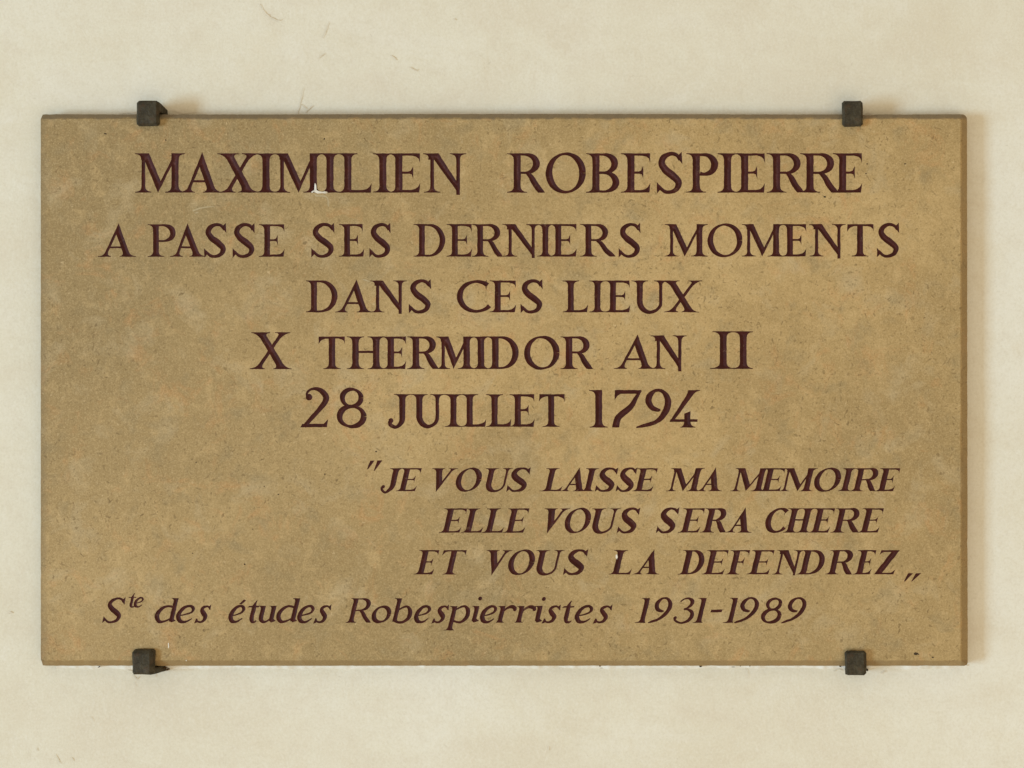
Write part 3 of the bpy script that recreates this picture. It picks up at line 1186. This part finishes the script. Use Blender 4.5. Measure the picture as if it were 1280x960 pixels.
def carve(w, parent):
    bv, be = outline(w.polys)
    V = np.array([(v.x, v.y) for v in bv])
    E = np.array(be)
    ALL_LOOPS.append((V, E))
    x0, y0 = V.min(0)
    x1, y1 = V.max(0)
    st = 0.95
    gx, gy = np.meshgrid(np.arange(x0, x1, st), np.arange(y0, y1, st))
    gx = gx + (np.arange(gx.shape[0]) % 2)[:, None] * st / 2
    g = np.stack([gx.ravel(), gy.ravel()], 1)
    rng = np.random.default_rng(3)
    g = g + rng.uniform(-.12, .12, g.shape)
    g = g[inside(g, V, E)]
    g = g[edge_distance(g, V, E) > .35]
    allv = [Vector(p) for p in np.concatenate([V, g])]
    ov, oe, of, _, _, _ = delaunay_2d_cdt(allv, [tuple(map(int, e)) for e in E], [], 0, 1e-4)
    pv = np.array([(v.x, v.y) for v in ov])
    tri = np.array([f for f in of])
    keep = inside(pv[tri].mean(1), V, E)
    tri = tri[keep]
    d = edge_distance(pv, V, E)
    verts = [P(p[0], p[1], VCUT * dd * K) for p, dd in zip(pv, d)]
    used = sorted(set(tri.ravel().tolist()))
    mp = {k: j for j, k in enumerate(used)}
    faces = [tuple(mp[i] for i in (t if area2([pv[j] for j in t]) < 0 else t[::-1])) for t in tri.tolist()]
    return child('word', [verts[k] for k in used], faces, M_PAINT, parent)


for label, words in LINES:
    ln = bpy.data.objects.new('inscription_line', None)
    ln.parent = plaque
    COL.objects.link(ln)
    ln['label'] = label
    for w in words:
        carve(w, ln)

# ------------------------------------------------------------------ the slab itself
X0, X1, Y0, Y1 = 50.0, 1210.0, 141.5, 833.5          # outer outline
FX0, FX1, FY0, FY1 = 50.9, 1200.6, 148.8, 825.2      # flat front


def ring_points():
    """matching front / outer arris points all the way round (clockwise on the photo)"""
    fr, ou, bk = [], [], []

    def j(x, y, amp, s=9.0):
        nick = max(0.0, noise.noise(Vector((x / 17, y / 17, 9.5))) - .38) * 5.0
        return amp * (noise.noise(Vector((x / s, y / s, 1.5))) + .7 * noise.noise(Vector((x / 3.1, y / 3.1, 4.5))) + nick)
    n1, n2 = 260, 160
    for side in range(4):
        n = n1 if side % 2 == 0 else n2
        for k in range(n):
            t = k / n
            if side == 0:
                f, o, nx, ny = (FX0 + (FX1 - FX0) * t, FY0), (X0 + (X1 - X0) * t, Y0 + 1.3 * math.sin(t * 9) * .25), 0, -1
            elif side == 1:
                f, o, nx, ny = (FX1, FY0 + (FY1 - FY0) * t), (X1 + .9 * t, Y0 + (Y1 - Y0) * t), 1, 0
            elif side == 2:
                f, o, nx, ny = (FX1 + (FX0 - FX1) * t, FY1), (X1 + .9 + (X0 - X1 - .9) * t, Y1), 0, 1
            else:
                f, o, nx, ny = (FX0, FY1 + (FY0 - FY1) * t), (X0, Y1 + (Y0 - Y1) * t), -1, 0
            # worn corners: pull the outer arris in near the corners
            cx = min(o[0] - X0, X1 - o[0])
            cy = min(o[1] - Y0, Y1 - o[1])
            r = 6.5 if (o[0] > 640 and o[1] < 480) else 2.2
            ox, oy = o
            if cx < r and cy < r:
                pull = r - math.hypot(r - cx, r - cy) if math.hypot(r - cx, r - cy) > r else 0
                sx = 1 if o[0] > 640 else -1
                sy = 1 if o[1] > 480 else -1
                ox += sx * pull * .72
                oy += sy * pull * .72
            a = j(*f, .55)
            b = j(ox + 300, oy, .45)
            fr.append((f[0] - nx * abs(a) * .9 + (0 if nx else 0), f[1] - ny * abs(a) * .9))
            ou.append((ox - nx * abs(b), oy - ny * abs(b)))
            bk.append((ox, oy))
    return fr, ou, bk


FR, OU, BK = ring_points()
NR = len(FR)


def build_slab():
    vs = [Vector(p) for p in FR]
    es = [(i, (i + 1) % NR) for i in range(NR)]
    for V, E in ALL_LOOPS:
        o = len(vs)
        vs += [Vector(p) for p in V]
        es += [(int(a) + o, int(b) + o) for a, b in E]
    ov, oe, of, _, _, _ = delaunay_2d_cdt(vs, es, [], 0, 1e-4)
    pv = np.array([(v.x, v.y) for v in ov])
    tri = np.array(of)
    cen = pv[tri].mean(1)
    rv = np.array(FR)
    re = np.array([(i, (i + 1) % NR) for i in range(NR)])
    keep = inside(cen, rv, re)
    for V, E in ALL_LOOPS:
        lo, hi = V.min(0), V.max(0)
        m = np.where(keep & (cen[:, 0] >= lo[0]) & (cen[:, 0] <= hi[0]) & (cen[:, 1] >= lo[1]) & (cen[:, 1] <= hi[1]))[0]
        if len(m):
            keep[m[inside(cen[m], V, E)]] = False
    tri = tri[keep]
    verts = [P(p[0], p[1]) for p in pv]
    faces = [tuple(t if area2([pv[j] for j in t]) < 0 else t[::-1]) for t in tri.tolist()]
    # chamfer, sides and back
    o = len(verts)
    verts += [P(x, y) for x, y in FR]
    for (x, y), (fx, fy) in zip(OU, FR):
        verts.append(P(x, y, .0072 if x > 60 or y < 150 or y > 826 else .0022))
    verts += [P(x, y, WALL_Y + .003) for x, y in BK]
    for i in range(NR):
        k = (i + 1) % NR
        for r in (0, 1):
            faces.append((o + r * NR + i, o + (r + 1) * NR + i, o + (r + 1) * NR + k, o + r * NR + k))
    faces.append(tuple(o + 2 * NR + i for i in range(NR)))
    # texture space is world space: object origin at the plaque's base, so shift the stone pattern back in the mesh
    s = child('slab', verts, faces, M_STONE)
    bm = bmesh.new()
    bm.from_mesh(s.data)
    bmesh.ops.remove_doubles(bm, verts=bm.verts, dist=1e-7)
    bmesh.ops.recalc_face_normals(bm, faces=bm.faces)
    bm.to_mesh(s.data)
    bm.free()
    return s


SLAB = build_slab()


# chips and pits in the stone
def flake(name, pts, mat, depth=-0.0004, label=None, thick=0.0006):
    c = np.mean(np.array(pts), 0)
    n = len(pts)
    vs = [P(x, y, 0.0003) for x, y in pts] + [P(c[0] + (x - c[0]) * .75, c[1] + (y - c[1]) * .75, depth) for x, y in pts]
    fs = [(i, n + i, n + (i + 1) % n, (i + 1) % n) for i in range(n)] + [tuple(n + i for i in range(n))]
    o = child(name, vs, fs, mat)
    bm = bmesh.new()
    bm.from_mesh(o.data)
    bmesh.ops.recalc_face_normals(bm, faces=bm.faces)
    bm.to_mesh(o.data)
    bm.free()
    if label:
        o['label'] = label
    return o


flake('chip', [(393.2, 229), (394.6, 229.4), (395.2, 237.4), (399, 239.2), (405, 240.4), (408.6, 239.4), (410.4, 241.4), (406.6, 242.2), (404, 241.6),
               (397, 242.2), (391.6, 239.6), (388.6, 241.4), (389.4, 239.4), (392.8, 237.2)], M_CHIP, -.0008, 'white chip below the foot of a large capital')
flake('scar', [(391, 241.5), (398, 243), (407, 243), (411, 246), (413, 252), (412.5, 260), (411, 259), (411, 252), (408.6, 246.6), (402, 245), (393, 245)], M_SCAR, -.0003)
flake('chip', [(209.9, 803.6), (211.3, 803.0), (211.8, 808), (211.2, 811), (210.2, 810)], M_CHIP, -.0006)
flake('chip', [(769.6, 693.6), (771.6, 692.4), (772.4, 696.5), (771.2, 699.2), (769.4, 697.5)], M_CHIP, -.0006)
flake('chip', [(232, 825), (233.4, 824.6), (233.8, 826), (232.6, 826.6)], M_CHIP, -.0005)
flake('scar', [(451, 349), (456, 348.4), (463, 351.4), (464, 353), (457, 351.4)], M_SCAR, -.0003)
flake('scar', [(238, 263.4), (248, 259.2), (262, 257.0), (274, 257.6), (264, 258.8), (250, 261.2), (240, 265)], M_SCAR, -.0002)
flake('scar', [(242, 266), (247, 264.4), (250, 265.2), (245, 267.4)], M_SCAR, -.0002)
flake('pit', [(1141.4, 816.4), (1144, 815.0), (1147.2, 815.6), (1150.4, 818.6), (1147, 818.4), (1145, 819.4), (1142.2, 818.6)], M_PIT, -.0002)
flake('pit', [(1163.8, 821.6), (1166, 820.4), (1168, 821.6), (1166, 822.8)], M_PIT, -.0002)
flake('pit', [(129.0, 166.4), (131.6, 166.0), (134, 167.2), (133.4, 168.4), (130.6, 168)], M_PIT, -.0002)
flake('pit', [(1129.6, 204.4), (1131.6, 203.8), (1133, 205), (1131.2, 206)], M_PIT, -.0002)
for x, y, r in ((245, 578, 1.5), (240, 574, 1.0), (330.5, 608, 1.2), (348, 618, 1.2), (306, 705.5, 1.6), (406, 592.6, 1.6), (316, 661.5, 1.0), (240.6, 691.6, 1.1),
                (462.4, 503.6, 1.3), (464, 512.4, 1.2), (207, 175, 1.5), (405.5, 173.6, 1.6), (1084, 204.6, 1.4), (1082.6, 216.8, 1.3), (1031, 246, 1.8), (470, 564.6, 1.4)):
    pts = [(x + r * random.uniform(.6, 1.3) * math.cos(a), y + r * random.uniform(.5, 1.0) * math.sin(a)) for a in np.linspace(0, 2 * math.pi, 8)[:-1]]
    flake('pit', pts, M_PIT, -.0001)


# ------------------------------------------------------------------ iron clips
def rounded_block(bm, corners_front, corners_back, y_f, y_b, bevel=.0014, seg=2):
    """block between two quads given in photo pixels at two depths"""
    f = [bm.verts.new(P(x, y, y_f)) for x, y in corners_front]
    b = [bm.verts.new(P(x, y, y_b)) for x, y in corners_back]
    faces = [bm.faces.new(f), bm.faces.new(b[::-1])]
    for i in range(4):
        k = (i + 1) % 4
        faces.append(bm.faces.new((f[i], b[i], b[k], f[k])))
    ed = list({e for fc in faces for e in fc.edges})
    bmesh.ops.recalc_face_normals(bm, faces=faces)
    bmesh.ops.bevel(bm, geom=ed, offset=bevel, segments=seg, profile=.6, affect='EDGES')


def clip(front, shank_front, shank_back, label, plate_back=None, proud=.0085):
    org = P(sum(p[0] for p in front) / 4, max(p[1] for p in front), WALL_Y)
    root = bpy.data.objects.new('iron_clip', None)
    root.location = org
    COL.objects.link(root)
    root['label'] = label
    root['category'] = 'clip'
    root['group'] = 'iron clips holding the plaque to the wall'
    for nm, cf, cb, yf, yb in (('plate', front, plate_back or front, -proud, -.0002), ('shank', shank_front, shank_back, -proud + .0025, WALL_Y + .012)):
        bm = bmesh.new()
        rounded_block(bm, cf, cb, yf, yb, .0026 if nm == 'plate' else .0012, 1 if nm == 'plate' else 2)
        bmesh.ops.subdivide_edges(bm, edges=[e for e in bm.edges if e.calc_length() > .006], cuts=5, use_grid_fill=True)
        for v in bm.verts:
            q = v.co * 90
            v.co += Vector((noise.noise(q), .6 * noise.noise(q + Vector((5, 1, 3))), noise.noise(q + Vector((2, 8, 1))))) * .0006
            v.co -= org
        me = bpy.data.meshes.new(nm)
        bm.to_mesh(me)
        bm.free()
        me.materials.append(M_IRON)
        o = bpy.data.objects.new(nm, me)
        COL.objects.link(o)
        o.parent = root
    return root


def quad(x0, y0, x1, y1):
    return [(x0, y0), (x1, y0), (x1, y1), (x0, y1)]


clip([(173, 127), (200, 126.6), (200.6, 158), (172.4, 158.2)], quad(174, 127.8, 200.4, 141), [(184, 133), (203, 135), (203, 140.8), (184, 140.8)],
     'dark iron clip on the top edge above the first letters of the heading')
clip([(1052, 127.4), (1077.8, 127), (1078, 158.6), (1052.6, 159)], quad(1053, 128, 1077, 141), quad(1056, 131, 1074, 140.8),
     'dark iron clip on the top edge near the right corner')
clip([(167.4, 813), (191.4, 813.4), (192, 842.6), (167.4, 842)], quad(168, 834.6, 193, 842.2), [(178, 834.6), (203, 834.6), (203, 843), (178, 842)],
     'dark iron clip on the bottom edge below the start of the last line', plate_back=[(167.0, 810), (196.6, 809.4), (195.6, 842.6), (167.2, 842)])
clip([(1054.6, 812.2), (1081.6, 812.0), (1081.8, 843.4), (1056, 843.0)], quad(1056, 834.8, 1081, 842.6), quad(1060, 834.8, 1083, 843.6),
     'dark iron clip on the bottom edge near the right corner', plate_back=[(1055.4, 813), (1083.4, 813.4), (1083.4, 843.4), (1057, 843)])


# ------------------------------------------------------------------ mends and cracks of the wall
def seam():
    """ragged bead of filler along the lower edge of the plaque"""
    vs, fs = [], []
    xs = np.arange(62, 1214, 1.6)
    prev = None
    for x in xs:
        a = noise.noise(Vector((x / 34, 2.2, 0)))
        b = noise.noise(Vector((x / 9, 5.2, 0)))
        c = noise.noise(Vector((x / 3.2, 8.2, 0)))
        wdt = 4.4 + 2.8 * a + 1.0 * b + .25 * c
        if x > 1196:
            wdt *= max(.1, (1214 - x) / 18)
        gap = max(0.0, .45 * b + .25 * c + .1)
        lift = max(.15, .75 + .6 * a + .35 * b)
        ring = [(835.1 + gap * .8, WALL_Y - .0040 * lift), (836.2 + gap + wdt * .22, WALL_Y - .0034 * lift), (836 + wdt * .65, WALL_Y - .0014 * lift), (836.4 + wdt, WALL_Y + .0025)]
        row = []
        for y, d in ring:
            row.append(len(vs))
            vs.append(P(x + .5 * c, y, d))
        if prev:
            for i in range(3):
                fs.append((prev[i], prev[i + 1], row[i + 1], row[i]))
        prev = row
    o = mesh_obj('filler_seam', vs, fs, M_FILL, WALL, True)
    return o


seam()
for pts in ([(366, 138, 1.2), (369, 126, 1.0), (371.5, 116, .9), (373, 106, .6)], [(376, 137, 1.0), (381, 132, 1.2), (386, 128, .6)], [(369, 126, .7), (375, 130, .8), (378, 134, .6)],
            [(318, 0, .8), (324, 9, 1.2), (331, 16, 1.4), (341, 21, 1.2), (346, 20, .7)], [(392, 69, .6), (397, 65, 1.1), (401, 62, .6)], [(398, 43, .5), (402, 33, 1), (406, 22, .7)],
            [(208, 134, .8), (222, 138.4, 1.0), (236, 137, .7), (250, 139, .6)], [(484, 64, 1.2), (489, 68, 1.6), (491, 71, .8)], [(508, 80, .9), (516, 84, 1.3), (519, 82, .6)],
            [(563, 18, .8), (566, 20, 1.6)], [(60, 948, .8), (64, 955, 1.1), (67, 960, .7)], [(80, 952, .8), (83, 956, 1.2)], [(158, 848, .8), (162, 853, 1.3), (166, 850, .8)], [(160, 857, .6), (161.5, 862, .7)],
            [(186, 845.5, .8), (186.4, 851, .6)], [(150, 841, .8), (158, 843, 1.3), (166, 847, .8)], [(933, 838, .9), (935, 844, .7), (935, 852, .4)], [(1187, 838.6, .8), (1193, 837.8, 1.6), (1200, 836, .7)],
            [(1104, 846, .8), (1108, 843, 1.2), (1110, 844, .6)], [(1044, 843, .8), (1050, 840, 1.2), (1055, 842, .8)], [(1082, 140, 1.2), (1088, 137.5, 1.4), (1094, 140, 1.0)], [(140, 138, .9), (154, 137, 1.4), (168, 139, 1.4)],
            [(0, 770, .8), (3, 768, 2.0), (6, 770, .8)], [(36, 940, 1.0), (38, 944, .8)], [(683, 938, .8), (684, 943, 1.2)], [(104, 900, .6), (108, 906, .8)]):
    dn = []
    for i in range(len(pts) - 1):
        for k in range(4):
            t = k / 4
            dn.append(tuple(pts[i][m] * (1 - t) + pts[i + 1][m] * t + (random.uniform(-.5, .5) if m < 2 else random.uniform(-.2, .2)) for m in range(3)))
    dn.append(pts[-1])
    ribbon(dn, 'crack', M_CRACK, WALL, follow=True, off=-.0012)

# dirt crumbs caught below the lower edge and beside the clips
for x, y, r in ((203, 840.5, 2.0), (200, 838, 2.4), (876, 836.2, 2.2), (749, 835.8, 1.2), (926, 835.6, 1.1), (938, 835.7, 1.0), (117, 837, 1.2), (1086, 841, 2.2), (1052, 836, 1.6)):
    pts = [(x + r * random.uniform(.7, 1.3) * math.cos(a), y + .55 * r * random.uniform(.7, 1.3) * math.sin(a)) for a in np.linspace(0, 2 * math.pi, 9)[:-1]]
    n = len(pts)
    vs = [P(px, py, WALL_Y + .001) for px, py in pts] + [P(x + (px - x) * .6, y + (py - y) * .6, WALL_Y - .0075) for px, py in pts]
    fs = [(i, (i + 1) % n, n + (i + 1) % n, n + i) for i in range(n)] + [tuple(range(n, 2 * n))]
    mesh_obj('dirt_crumb', vs, fs, M_RUST if x < 870 else M_PIT, WALL)
